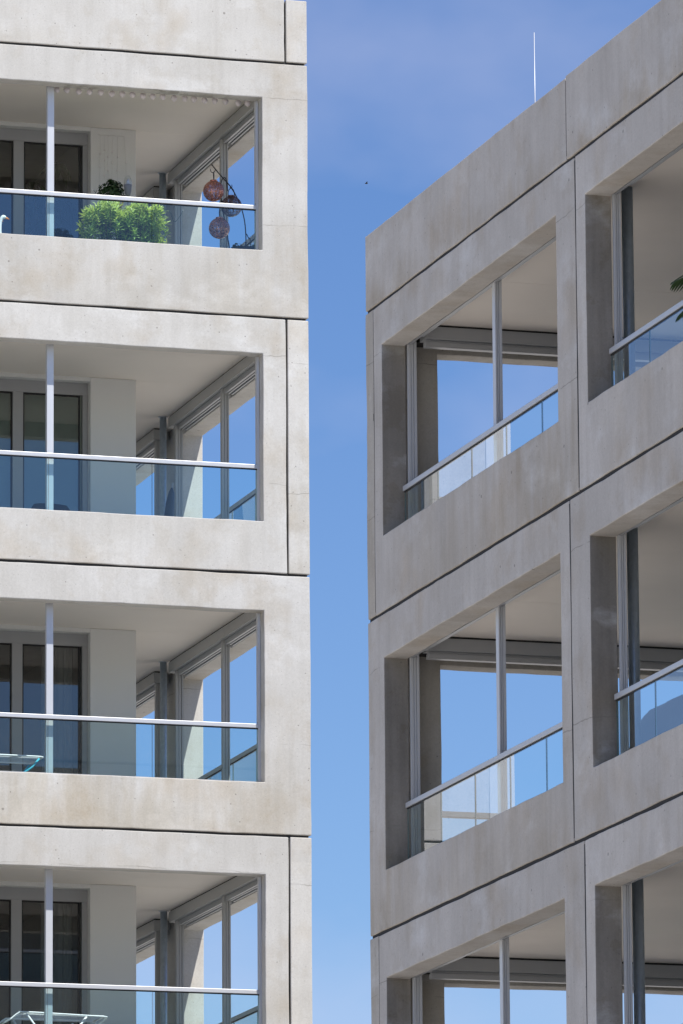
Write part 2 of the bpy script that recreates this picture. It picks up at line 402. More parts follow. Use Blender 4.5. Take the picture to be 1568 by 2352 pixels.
def french_window(parent, x0, x1, y, z0, z1, panes, curtain=None):
    fr = MB(); t = .07
    fr.box(x0, x1, y, y+t, z1-.145, z1); fr.box(x0, x1, y, y+t, z0, z0+.12)
    fr.box(x0, x0+.06, y+.001, y+t, z0+.12, z1-.145); fr.box(x1-.06, x1, y+.001, y+t, z0+.12, z1-.145)
    ps = sorted(panes)
    for (a, b), (c, d) in zip(ps[:-1], ps[1:]): fr.box(b, c, y+.001, y+t, z0+.12, z1-.145)
    wf = fr.build('french_window', M_['frame'], parent, .004)
    fi = MB()
    for a, b in ps:
        g_ = .017
        fi.box(a, b, y+.02, y+.05, z1-.145-g_, z1-.145); fi.box(a, b, y+.02, y+.05, z0+.12, z0+.12+g_)
        fi.box(a, a+g_, y+.02, y+.05, z0+.12+g_, z1-.145-g_); fi.box(b-g_, b, y+.02, y+.05, z0+.12+g_, z1-.145-g_)
    fi.build('gasket', M_['gasket'], wf)
    for a, b in ps:
        p = MB(); p.quad((a, y+.03, z0+.12), (b, y+.03, z0+.12), (b, y+.03, z1-.145), (a, y+.03, z1-.145)); p.build('pane', M_['glassw'], wf)
    return wf
def curtain_mesh(x0, x1, y, z0, z1, amp=.03, per=.13):
    m = MB(); n = 90; rows = []
    for z in (z0, z1): rows.append([m.bm.verts.new((x0+(x1-x0)*i/n, y+amp*math.sin(i*(x1-x0)/n/per*6.283+math.sin(i*.3)), z)) for i in range(n+1)])
    for i in range(n):
        f = m.bm.faces.new((rows[0][i], rows[0][i+1], rows[1][i+1], rows[1][i])); f.smooth = True
    return m

YW = 75.55
M_['blind'] = plain('grey green roller blind', (.46, .52, .45), .8, nscale=2, namt=.03)
M_['net'] = plain('pale net curtain', (.42, .42, .41), .9)
for i in range(5):
    zs, zr = LSILL[i], LRAIL[i]; zc = LJ[i]-.255; zf = LJ[i+1]+.06
    bal = MB().box(16.14, 21.27, 73.262, 73.294, zs+.001, zs+.03).build('balustrade', M_['alu_dark'], LB)
    handrail_glass(bal, 'X', 16.14, 21.262, 73.278, zr, zs+.03, [17.59, 18.80, 20.012], -1)
    # jamb channel and post at the front
    ch = MB(); ch.box(21.25, 21.278, 73.255, 73.275, zs+.03, LLINT[i]-.002); ch.box(21.256, 21.278, 73.275, 73.29, zs+.03, LLINT[i]-.002); ch.box(21.25, 21.278, 73.29, 73.33, zs+.002, LLINT[i]+.1)
    ch.build('jamb_channel', M_['alu'], LB, .002)
    po = MB(); po.box(18.802, 18.882, 73.36, 73.428, zf, zc-.001); po.build('balcony_post', M_['alu'], LB, .004)
    # side glazing, seen from inside: blind box, track, posts
    sb = box('blind_box', M_['alu_mid'], LB, 21.33, 21.50, 73.40, 74.93, zc-.145, zc-.018, bevel=.003)
    sb2 = box('blind_box', M_['alu_mid'], LB, 21.33, 21.50, 74.934, 77.36, zc-.145, zc-.018, bevel=.003)
    sb3 = box('blind_box', M_['alu_mid'], LB, 21.33, 21.50, 78.03, 82.6, zc-.145, zc-.018, bevel=.003)
    for s3, (p, q) in ((sb, (73.41, 74.92)), (sb2, (74.95, 77.35)), (sb3, (78.04, 82.5))):
        box('seal', M_['gasket'], s3, 21.345, 21.49, p, q, zc-.018, zc-.001)
    for p, q in ((73.42, 75.10), (75.20, 77.12), (78.2, 82.5)):
        m = MB(); m.box(21.385, 21.415, p, q, zc-.205, zc-.146); m.box(21.43, 21.455, p, q, zc-.205, zc-.146); m.box(21.47, 21.49, p, q, zc-.215, zc-.146)
        m.box(21.50, 21.573, p-.02, q+.02, zc-.10, zc-.002)
        m.build('glazing_track', M_['alu_dark'], LB, .002)
    for (p, q) in ((75.12, 75.18), (77.14, 77.20), (78.05, 78.11)):
        m = MB(); m.box(21.36, 21.392, p, q, zf, zc-.146); m.box(21.397, 21.425, p+.004, q, zf, zc-.147); m.box(21.43, 21.45, p, q, zf, zc-.146); m.box(21.392, 21.43, p+.02, q-.02, zf, zc-.15)
        m.build('glazing_post', M_['alu_mid'], LB, .002)
    co = MB(); co.tube([(21.276, 77.40, zf), (21.276, 77.40, zc-.001)], .041, 24); co.build('column', M_['galv'], LB)
    fl = MB(); fl.lathe([(0, 0), (.06, 0), (.06, .008), (0, .008)], (21.276, 77.40, zc-.010)); fl.build('column_plate', M_['alu'], LB)
    # side balustrade
    for a, b in ((73.64, 77.58), (78.41, 82.58)):
        bal = MB().box(XC-.214, XC-.186, a, b, zs+.001, zs+.03).build('balustrade', M_['alu_dark'], LB)
        n = 4; handrail_glass(bal, 'Y', a, b, XC-.20, zr, zs+.03, [a+(b-a)*j/n for j in range(1, n)], 1)
    # stuccoed flat wall, window wall and room
    box('wall', M_['stucco'], LB, 19.889, 20.44, YW, 90, zf, zc-.001, bevel=.006)
    box('wall', M_['stucco'], LB, 13.75, 17.0, YW, YW+.3, zf, zc-.001)
    box('wall', M_['stucco'], LB, 17.0, 19.889, YW+.004, YW+.3, zc-.05, zc-.001)
    french_window(LB, 17.0, 19.887, YW+.12, zf, zc-.05, [(17.1, 17.75), (17.87, 18.985), (19.11, 19.80)])
    if i == 1: box('roller_blind', M_['blind'], LB, 17.12, 19.84, YW+.20, YW+.205, zf+.02, zc-.07)
    if i in (2, 3):
        curtain_mesh(19.42, 19.80, YW+.45, zf+.02, zc-.01).build('curtain', M_['net'], LB)
        curtain_mesh(18.1, 18.75, YW+.45, zf+.02, zc-.01).build('curtain', M_['net'], LB)
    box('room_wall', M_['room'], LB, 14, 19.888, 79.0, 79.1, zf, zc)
M_['shelf'] = plain('dark timber', (.06, .05, .045), .6)

# ================================================================== RIGHT BUILDING (shaded side faces -X at X=18.624, far corner Y=60.52)
RB = thing('apartment_building', 'shaded grey concrete apartment block on the right, its long balcony side receding to the left', 'building', (26, 50, 0))
XR, YC = 18.624, 60.52
RJ = [16.552, 13.570, 10.568, 7.568, 4.568, 1.568]
RL = [16.140, 13.142, 10.132, 7.13, 4.13]
RS = [14.305, 11.140, 8.14, 5.14, 2.14]
RR = [14.768, 11.762, 8.76]
TR = .24
rb = [(54.87, 60.02), (48.93, 54.08), (42.99, 48.14)]
vj = [54.34, 54.60, 54.33, 54.60, 54.33]
PJ = 54.552
panel('Y', PJ+.014, YC, RJ[0]+.013, 17.302, [], XR, XR+TR, M_['conc_shade'], RB)
panel('Y', 48.6, PJ-.014, RJ[0]+.014, 17.318, [], XR-.004, XR+TR, M_['conc_shade'], RB)
panel('Y', 36, 48.58, RJ[0]+G, 17.31, [], XR, XR+TR, M_['conc_shade'], RB)
panel('X', XR+TR+.01, 34, RJ[0]+G, 17.302, [], YC-.24, YC, M_['conc_shade'], RB)
box('joint_seal', M_['joint'], RB, XR+.004, XR+TR-.02, PJ-.03, PJ+.03, 16.6, 17.28)
box('roof', M_['roof'], RB, XR+TR+.002, 34, 36, YC-.242, 16.6, 16.85)
box('roof_edge_trim', M_['rail'], RB, XR+.05, XR+.2, 36.2, YC-.1, 17.300, 17.306)
for i in range(5):
    zt, zb = RJ[i]-.016, RJ[i+1]+.016
    cj = (i % 2 == 0)
    y1 = (60.272 if i == 0 else 60.247) if cj else YC
    panel('Y', vj[i]+.013, y1, zb, zt, [(rb[0][0], rb[0][1], RS[i], RL[i])], XR, XR+TR, M_['conc_shade'], RB)
    panel('Y', 48.5, vj[i]-.013, zb, zt, [(rb[1][0], rb[1][1], RS[i], RL[i])], XR, XR+TR, M_['conc_shade'], RB)
    panel('Y', 42.6, 48.48, zb, zt, [(rb[2][0], rb[2][1], RS[i], RL[i])], XR, XR+TR, M_['conc_shade'], RB)
    x0 = XR if cj else XR+TR+.012
    panel('X', x0, 25, zb, zt, [(19.262, 24.4, RS[i], RL[i])], YC-(.235 if i == 0 else .26 if cj else .24), YC, M_['conc_pillar'], RB)
    panel('X', 25.02, 34, zb, zt, [], YC-.24, YC, M_['conc_pillar'], RB)
    box('joint_seal', M_['joint'], RB, XR+.014, XR+TR-.01, 42.6, YC-.03, RJ[i]-.03, RJ[i]+.03)
    box('joint_seal', M_['joint'], RB, XR+.004, XR+TR-.02, vj[i]-.03, vj[i]+.03, zb+.03, zt-.03)
    if cj: box('joint_seal', M_['joint'], RB, XR+.004, XR+TR-.02, y1-.02, y1+.035, zb+.03, zt-.03)
    zc = RJ[i]-.24
    box('floor_slab', M_['slab'], RB, XR+TR+.002, 34, 36, YC-.262, RJ[i]-.228, RJ[i]+.05)
    box('ceiling_board', M_['ceiling'], RB, XR+TR+.002, 34, 36, 58.0, zc, RJ[i]-.228)
    box('ceiling_board', M_['ceiling'], RB, XR+TR+.002, 34, 58.005, YC-.262, zc, RJ[i]-.228)
box('plinth', M_['slab'], RB, XR+.02, 34, 36, YC-.02, -.2, RJ[5]-.03)
box('wall', M_['stucco'], RB, 34, 34.3, 36, YC, 0, 17.3)
box('wall', M_['stucco'], RB, XR, 34.3, 35.7, 36, 0, 17.3)
box('wall', M_['conc_shade'], RB, XR, XR+TR, 36, 42.58, 0, 16.5)
for i in range(4):
    zc = RJ[i]-.24; zf = RJ[i+1]+.05; zs = RS[i]; zl = RL[i]; zr = RR[min(i, 2)] if i < 3 else 5.76
    for n_, (a, b) in enumerate(rb):
        # header channel under the ceiling behind the lintel
        hd = MB(); hd.box(18.872, 18.90, a+.002, b-.05, zl+.004, zc-.002); hd.box(18.905, 18.93, a+.002, b-.35, zl+.012, zc-.002)
        hd.build('header_channel', M_['alu_dark'], RB, .002)
        ribbed('jamb_channel', RB, 'R', 18.872, 18.956 if n_ == 0 else 18.936, b-.045, b-.001 if False else b-.002, zs+.001, zl+.1)
        mid = (a+b)/2
        ribbed('balcony_post', RB, 'R', 18.882, 18.948, mid-.075, mid+.008, zf, zl+.11, ribs=(.30, .55))
        bal = MB().box(18.808, 18.836, a+.01, b-.01, zs+.001, zs+.03).build('balustrade', M_['alu_dark'], RB)
        js = [b-1.10-1.012*j for j in range(4)] if n_ == 0 else [b-1.06-1.012*j for j in range(4)]
        handrail_glass(bal, 'Y', a+.01, b-.075, 18.822, zr, zs+.03, list(reversed(js)), -1)
    for y in (54.40, 48.46):
        co = MB(); co.tube([(19.122, y, zf), (19.122, y, zc-.001)], .050, 28); co.build('column', M_['galv'], RB)
    # rear glazing seen through the corner
    sb = box('blind_box', M_['alu_dark'], RB, 18.99, 24.4, 59.80, 59.98, zc-.142, zc-.02, bevel=.003)
    box('seal', M_['gasket'], sb, 19.0, 24.3, 59.815, 59.97, zc-.02, zc-.001)
    m = MB(); m.box(19.0, 24.4, 59.835, 59.875, zc-.165, zc-.143); m.box(19.0, 24.4, 59.82, 59.90, zc-.215, zc-.166); m.build('glazing_track', M_['alu_dark'], RB, .002)
    box('soffit_filler', M_['gasket'], RB, 19.0, 24.4, 59.985, 60.255, zc-.12, zc-.002)
    for x in (21.8,):
        ribbed('glazing_post', RB, 'R', x, x+.065, 59.84, 59.92, zf, zc-.2, ribs=(.3, .55))
    bal = MB().box(19.27, 24.39, 60.32, 60.35, zs+.001, zs+.03).build('balustrade', M_['alu_dark'], RB)
    handrail_glass(bal, 'X', 19.27, 24.39, 60.335, zr, zs+.03, [20.3, 21.33, 22.36, 23.38], 1)
    box('wall', M_['stucco'], RB, 23.0, 33.9, 36.1, 58.4, zf, zc-.001)

# ------------------------------------------------------------------ things on the balconies
M_['copper'] = plain('coppered openwork metal', (.78, .36, .29), .2, .9, nscale=60, namt=.12)
M_['bronze'] = plain('dark bronze openwork metal', (.22, .14, .14), .3, .85)
M_['blacksteel'] = plain('black painted steel', (.035, .035, .04), .38, .5)
M_['leaf'] = leafmat('fresh green leaf', (.58, .72, .24), .42)
M_['leaf_dark'] = plain('dark green leaf', (.035, .085, .02), .45, nscale=14, namt=.16)
M_['leaf_palm'] = plain('palm leaf', (.055, .11, .028), .5, nscale=10, namt=.12)
M_['leaf_grey'] = plain('grey green round leaf', (.09, .14, .09), .6, nscale=20, namt=.12)
M_['stem'] = plain('brown plant stem', (.16, .11, .06), .8)
M_['terracotta'] = plain('terracotta pot', (.38, .19, .11), .8, nscale=12, namt=.08)
M_['planter'] = plain('anthracite planter', (.06, .062, .065), .6)
M_['bulb'] = plain('frosted ball bulb', (.72, .66, .67), .35)
M_['cable'] = plain('pale cable', (.50, .49, .47), .6)
M_['cable_green'] = plain('dark green cable', (.02, .05, .045), .5)
M_['white'] = plain('white glazed ceramic', (.82, .82, .80), .35)
M_['beak'] = plain('orange beak paint', (.80, .26, .04), .45)
M_['chair'] = plain('dark blue grey plastic', (.035, .045, .06), .5)
M_['rackwhite'] = plain('white coated wire', (.78, .78, .78), .4)
M_['rackblue'] = plain('light blue plastic', (.05, .42, .55), .4)
M_['cover'] = plain('dark grey weather cover', (.045, .048, .055), .8, nscale=5, namt=.1, bump=.6)
M_['greycup'] = plain('grey plastic', (.20, .20, .23), .45)
M_['clear'] = glass('clear plastic dome', (.93, .95, .96), 1.5, 1.6)
M_['yellow'] = plain('yellow flower', (.8, .42, .03), .6)

def leaf(bm, base, d, nrm, L, W, curl=.25, mi=0):
    """pointed leaf, creased along its midrib"""
    d = d.normalized(); s = d.cross(nrm)
    if s.length < 1e-4: s = d.cross(Vector((.3, .5, .8)))
    s.normalize(); n = s.cross(d).normalized()
    prof = ((0, .12), (.28, .85), (.6, 1.), (.85, .55), (1., 0))
    mid, lf, rg = [], [], []
    for t, ww in prof:
        c = base + d*L*t - n*curl*L*t*t
        mid.append(bm.verts.new(c))
        if ww > 0:
            lf.append(bm.verts.new(c + s*W*ww*.5 + n*W*.13*ww)); rg.append(bm.verts.new(c - s*W*ww*.5 + n*W*.13*ww))
    for i in range(3):
        for a, b, fl in ((lf, mid, 0), (mid, rg, 0)):
            f = bm.faces.new((a[i], b[i], b[i+1], a[i+1])); f.material_index = mi
    for q in ((lf[3], mid[3], mid[4]), (mid[3], rg[3], mid[4])): bm.faces.new(q).material_index = mi
def rv(a=1.): return Vector((random.uniform(-a, a), random.uniform(-a, a), random.uniform(-a, a)))

# leafy bush in a trough right behind the glass
zf0 = LJ[1]+.06
bush = thing('potted_bush', 'bright green bush with narrow pointed leaves behind the glass of the top left balcony', 'plant', (19.9, 73.75, zf0))
MB().box(19.27, 20.35, 73.46, 73.86, zf0, 20.30).build('planter', M_['planter'], bush, .012)
fo = MB(); st = MB(); random.seed(3)
def topz(x):   # crown outline measured along the balcony
    t = (x-19.28)/1.02
    return 20.885 - .16*abs(2*t-.95)**3 - .05*max(0, math.sin(t*14+1)) + .025*math.sin(t*9.3+.5) + .035*math.sin(t*23) - (.20*max(0, t-.88)/.12) - (.12*max(0, .06-t)/.06)
for i in range(310):
    x = random.uniform(19.32, 20.27); y = random.uniform(73.40, 73.90); tz = topz(x)+random.uniform(-.05, .035)
    z = tz - abs(random.gauss(0, 1))*.24 if random.random() > .35 else tz - random.random()*.05
    z = max(z, 20.36)
    if random.random() < .45*abs(2*(x-19.28)/1.02-1)**2: continue
    outw = Vector(((x-19.80)*.35, (y-73.65)*1.3, .55+random.random()*.4)) + rv(.18); outw.normalize()
    tip = Vector((x, y, z))
    if random.random() < .35: st.tube([Vector((19.8+(x-19.8)*.7, 73.65, 20.28)), (tip+Vector((19.8+(x-19.8)*.85, 73.65, 20.3)))*.5, tip], .003, 5)
    n = random.randint(14, 20); q = outw.orthogonal().normalized()
    for j in range(n):
        a = j*2.4 + random.random()*.4; rr = Quaternion(outw, a) @ q
        tt = j/n
        d = rr*(.95-.55*tt) + outw*(.18+.85*tt)
        leaf(fo.bm, tip - outw*.085*(1-tt), d, outw, random.uniform(.07, .125)*(1-.25*tt), .021, .30)
fo.build('foliage', M_['leaf'], bush); st.build('stem', M_['stem'], bush)

# ivy ball in a pot on a plant stand
stand = thing('plant_stand', 'slim dark plant stand carrying the ivy pot, top left balcony', 'stand', (19.86, 74.5, zf0))
MB().box(19.69, 20.03, 74.33, 74.67, 20.87, 20.90).build('top', M_['shelf'], stand, .004)
for sx in (19.71, 20.01):
    for sy in (74.35, 74.65): MB().tube([(sx, sy, zf0), (sx, sy, 20.87)], .012, 8).build('leg', M_['shelf'], stand)
ivy = thing('potted_ivy', 'dark green ivy in a terracotta pot standing above the handrail of the top left balcony', 'plant', (19.86, 74.5, 20.90))
MB().lathe([(0, 0), (.085, 0), (.115, .16), (.122, .16), (.122, .20), (.108, .20), (.10, .17), (0, .17)], (19.86, 74.5, 20.90)).build('pot', M_['terracotta'], ivy)
fo = MB()
for i in range(420):
    a = random.random()*6.283; e = random.uniform(-.5, 1.5); r = random.uniform(.07, .17)
    c = Vector((19.86+math.cos(a)*math.cos(e)*r*1.12, 74.5+math.sin(a)*math.cos(e)*r, 21.235+math.sin(e)*r*1.0))
    nn = (c-Vector((19.86, 74.5, 21.19))).normalized()+rv(.5); nn.normalize(); u_ = nn.orthogonal().normalized(); u_ = Quaternion(nn, random.random()*6.28) @ u_; w_ = nn.cross(u_)
    s = random.uniform(.020, .032); pts = []
    for j, (rr, aa) in enumerate(((1.25, 0), (.62, .6), (1., 1.15), (.55, 1.75), (.72, 2.4), (.4, 3.14), (.72, -2.4), (.55, -1.75), (1., -1.15), (.62, -.6))):
        pts.append(fo.bm.verts.new(c+(u_*math.cos(aa)+w_*math.sin(aa))*rr*s+nn*(.006*random.random())))
    fo.bm.faces.new(pts)
fo.build('foliage', M_['leaf_dark'], ivy)
fl = MB()
for i in range(12):
    c = Vector((19.87+random.uniform(-.05, .09), 74.36, 21.09+random.uniform(-.02, .035)))
    for j in range(5): leaf(fl.bm, c, Vector((math.cos(j*1.257), -.3, math.sin(j*1.257))), Vector((0, -1, 0)), .018, .012, .1)
fl.build('flower', M_['yellow'], ivy)

# solar stake lamp
lp = thing('solar_lamp', 'small solar lamp with a clear dome on a grey cup, beside the ivy', 'lamp', (19.93, 74.0, zf0))
cx, cy = 19.925, 74.0
MB().lathe([(0, 1.475), (.012, 1.48), (.028, 1.50), (.040, 1.55), (.046, 1.61), (.047, 1.625), (0, 1.625)], (cx, cy, zf0)).build('cup', M_['greycup'], lp)
MB().lathe([(.043, 1.626), (.044, 1.66), (.038, 1.70), (.022, 1.73), (0, 1.74)], (cx, cy, zf0)).build('dome', M_['clear'], lp)
MB().lathe([(0, 1.626), (.02, 1.63), (.016, 1.67), (.006, 1.69), (0, 1.69)], (cx, cy, zf0)).build('reflector', M_['rail'], lp)
MB().tube([(cx, cy, zf0+.5), (cx, cy, zf0+1.476)], .006, 8).build('stake', M_['greycup'], lp)
MB().lathe([(0, 0), (.11, 0), (.14, .45), (.12, .45), (.115, .42), (0, .42)], (cx, cy, zf0)).build('weighted_pot', M_['planter'], lp)

# string of ball bulbs under the soffit
ls = thing('light_string', 'row of round frosted bulbs hanging under the soffit of the top left balcony', 'string lights', (20.1, 73.5, 22.3))
bx = [18.905, 18.949, 19.065, 19.207, 19.336, 19.468, 19.60, 19.725, 19.846, 19.968, 20.085, 20.205, 20.342, 20.468, 20.578, 20.705, 20.828, 20.958, 21.108, 21.222]
pts = []
for i, x in enumerate(bx[1:]):
    z = 22.170+.004*math.sin(i*2.1)
    b = MB(); b.lathe([(0, -.040), (.012, -.038), (.014, -.034), (.026, -.026), (.034, -.010), (.036, .004), (.031, .02), (.018, .033), (.010, .038), (.010, .052), (0, .052)], (x, 73.5, z), 18)
    b.build('bulb', M_['bulb'], ls)
    pts.append((x-.05, 73.5, z+.075)); pts.append((x, 73.5, z+.05))
MB().tube([(18.5, 73.5, 22.29)]+pts+[(21.3, 73.5, 22.26)], .003, 6).build('cable', M_['cable'], ls)

# curtain of little lights hanging on the stucco wall
fs = thing('fairy_lights', 'curtain of small unlit fairy lights hanging on the stucco wall of the top left balcony', 'fairy lights', (20.1, YW-.02, 22.2))
cb = MB(); yy = YW-.008
cb.tube([(19.97+i*.036, yy, 22.235-.012*abs(math.sin(i*1.9))) for i in range(10)], .002, 5)
random.seed(12); bl = []
for j, (x, L) in enumerate(((20.00, .70), (20.055, .55), (20.10, .78), (20.16, .60), (20.215, .76), (20.29, .95))):
    p = []; xx = x
    for i in range(10):
        xx += random.uniform(-.006, .007) + (.006 if j == 5 else 0); p.append((xx, yy, 22.23-L*i/9))
        if i in (3, 5, 8) : bl.append((xx, 22.23-L*i/9))
    cb.tube(p, .0011, 5)
cb.build('cable', M_['cable'], fs)
for x, z in bl: MB().lathe([(0, -.016), (.005, -.01), (.006, .004), (0, .012)], (x, yy-.006, z), 8).build('bulb', M_['bulb'], fs)
# dark cable wound over the bush
ws = thing('wire_lights', 'thin dark green wire with tiny lights looped over the bush behind the glass', 'fairy lights', (19.9, 73.42, 20.6))
def arc(pts, n=14):
    r = []
    P = [Vector(p) for p in pts]; P = [2*P[0]-P[1]]+P+[2*P[-1]-P[-2]]
    for i in range(1, len(P)-2):
        for j in range(n):
            t = j/n; a, b, c, d = P[i-1:i+3]
            r.append(.5*((2*b)+(c-a)*t+(2*a-5*b+4*c-d)*t*t+(3*b-a-3*c+d)*t**3))
    r.append(P[-2]); return r
MB().tube(arc([(19.35, 73.41, 21.0), (19.40, 73.41, 20.93), (19.44, 73.42, 20.82), (19.42, 73.42, 20.70), (19.50, 73.42, 20.58), (19.70, 73.43, 20.50)]), .0028, 5).build('cable', M_['cable_green'], ws)
MB().tube(arc([(20.42, 73.41, 20.82), (20.39, 73.41, 20.76), (20.32, 73.42, 20.68), (20.26, 73.42, 20.80), (20.17, 73.42, 20.78), (20.1, 73.42, 20.70)]), .0028, 5).build('cable', M_['cable_green'], ws)
for p in ((19.352, 73.41, 20.99), (19.39, 73.41, 20.94), (19.405, 73.41, 20.90), (20.42, 73.41, 20.82)): MB().lathe([(0, -.009), (.006, 0), (0, .009)], p, 8).build('bulb', M_['bulb'], ws)

# shepherd's-crook lantern stand and three openwork lanterns
LY = 74.2
sd = thing('lantern_stand', 'bent dark metal rod stand with hooks holding the three globe lanterns', 'stand', (21.3, LY, zf0))
MB().tube(arc([(20.986, LY, 21.600), (21.045, LY, 21.53), (21.108, LY, 21.461), (21.218, LY, 21.344), (21.301, LY, 21.203), (21.342, LY, 21.11), (21.383, LY, 20.943), (21.398, LY, 20.75), (21.392, LY, 20.55), (21.37, LY, zf0)]), .0072, 10).build('main_rod', M_['blacksteel'], sd)
MB().tube(arc([(21.100, LY+.03, 21.30), (21.115, LY+.03, 21.42), (21.155, LY+.03, 21.46), (21.180, LY+.03, 21.40), (21.185, LY+.03, 21.30)]), .006, 8).build('hook', M_['blacksteel'], sd)
MB().tube(arc([(21.100, LY+.03, 21.30), (21.118, LY+.03, 21.15), (21.145, LY+.03, 20.97), (21.185, LY+.03, 20.75), (21.215, LY+.03, 20.5), (21.25, LY+.03, zf0)]), .0075, 8).build('rod', M_['blacksteel'], sd)
MB().tube(arc([(21.392, LY-.01, 20.80), (21.415, LY-.03, 20.75), (21.445, LY-.05, 20.60), (21.46, LY-.05, zf0)]), .006, 8).build('rod', M_['blacksteel'], sd)
MB().tube(arc([(20.975, LY, 21.545), (20.975, LY, 21.52), (20.99, LY, 21.503), (21.015, LY, 21.505), (21.03, LY, 21.535)], 8), .0042, 8).build('hook', M_['blacksteel'], sd)
MB().tube(arc([(21.232, LY+.01, 21.375), (21.235, LY+.01, 21.345), (21.222, LY+.01, 21.33), (21.208, LY+.01, 21.345)], 8), .0045, 8).build('hook', M_['blacksteel'], sd)
MB().tube(arc([(21.078, LY, 21.125), (21.085, LY, 21.155), (21.11, LY, 21.16), (21.125, LY, 21.13)], 8), .0045, 8).build('hook', M_['blacksteel'], sd)
def lantern(label, c, mat, hx, r=.123):
    t = thing('globe_lantern', label, 'lantern', (c[0], c[1], c[2]), 'openwork globe lanterns on the crook stand')
    bm = bmesh.new(); bmesh.ops.create_icosphere(bm, subdivisions=6, radius=r)
    random.seed(int(c[2]*100))
    # filigree: cut irregular little openings out of the skin, leave 14 solid ribs and two bands
    import mathutils.noise as mn
    kill = []
    for f in bm.faces:
        p = f.calc_center_median(); a = math.atan2(p.y, p.x); rib = abs(((a/(2*math.pi)*14) % 1)-.5)
        if abs(p.z) > r*.90: continue
        nval = mn.noise(p*135)+.4*mn.noise(p*270+Vector((5, 5, 5)))
        if rib > .085 and nval > (.07 if mat is M_['copper'] else -.06): kill.append(f)
    bmesh.ops.delete(bm, geom=kill, context='FACES')
    bmesh.ops.translate(bm, vec=Vector(c), verts=bm.verts)
    me = bpy.data.meshes.new('shell'); bm.to_mesh(me); bm.free()
    for p in me.polygons: p.use_smooth = True
    sh = bpy.data.objects.new('shell', me); COL.objects.link(sh); me.materials.append(mat); put(sh, t)
    so_ = sh.modifiers.new('solid', 'SOLIDIFY'); so_.thickness = .0018
    x, y, z = c
    MB().lathe([(.040, r*.92), (.044, r*.93), (.044, r*.93+.014), (.036, r*.93+.016), (.034, r*.93+.004), (.02, r*.93+.002), (0, r*.93+.002)], c).build('cap', mat, t)
    MB().lathe([(0, -r*.99), (.03, -r*.985), (.040, -r*.955), (.040, -r*.93), (.03, -r*.93), (0, -r*.95)], c).build('foot', mat, t)
    MB().tube(arc([(x-.036, y, z+r*.95+.012), (x-.036, y, z+r+.05), (x-.02, y, z+r+.085), (x, y, z+r+.093), (x+.02, y, z+r+.085), (x+.036, y, z+r+.05), (x+.036, y, z+r*.95+.012)] if not hx else
        [(x-.008, y-.034, z+r*.95+.012), (x-.010, y-.03, z+r+.06), (x+.004, y, z+r+.108), (x+.014, y+.03, z+r+.06), (x+.014, y+.034, z+r*.95+.012)]), .0042, 8).build('handle', M_['blacksteel'], t)
    MB().tube([(x, y, z+.03), (x, y, z+r*.93)], .022, 12).build('candle_cup', M_['greycup'], t)
    return t
lantern('copper openwork globe lantern hanging highest, above the handrail', (21.010, LY, 21.282), M_['copper'], 1)
lantern('dark bronze openwork globe lantern on the right, crossed by the handrail', (21.232, LY+.03, 21.120), M_['bronze'], 0)
lantern('copper openwork globe lantern hanging lowest, seen behind the balustrade glass', (21.072, LY-.02, 20.835), M_['copper'], 1)

# round-leaved plant in the corner
rp = thing('potted_plant', 'low round-leaved grey green plant in the right corner of the top left balcony', 'plant', (21.35, 74.0, zf0))
MB().lathe([(0, 0), (.12, 0), (.17, .95), (.15, .95), (.14, .90), (0, .90)], (21.33, 74.0, zf0)).build('pot', M_['planter'], rp)
fo = MB()
for i in range(190):
    c = Vector((random.uniform(21.17, 21.50), random.uniform(73.85, 74.1), 0)); c.z = 20.46+.13*random.random()**.7*(.55+.45*math.sin((c.x-21.1)*14)**2)+(.07*max(0, c.x-21.40)/.1)
    nn = (Vector((0, -.5, .8))+rv(.7)).normalized(); u_ = nn.orthogonal(); w_ = nn.cross(u_); s = random.uniform(.012, .02)
    fo.bm.faces.new([fo.bm.verts.new(c+(u_*math.cos(j*.785)+w_*math.sin(j*.785))*s+nn*(.003*(j % 2))) for j in range(8)])
fo.build('foliage', M_['leaf_grey'], rp)

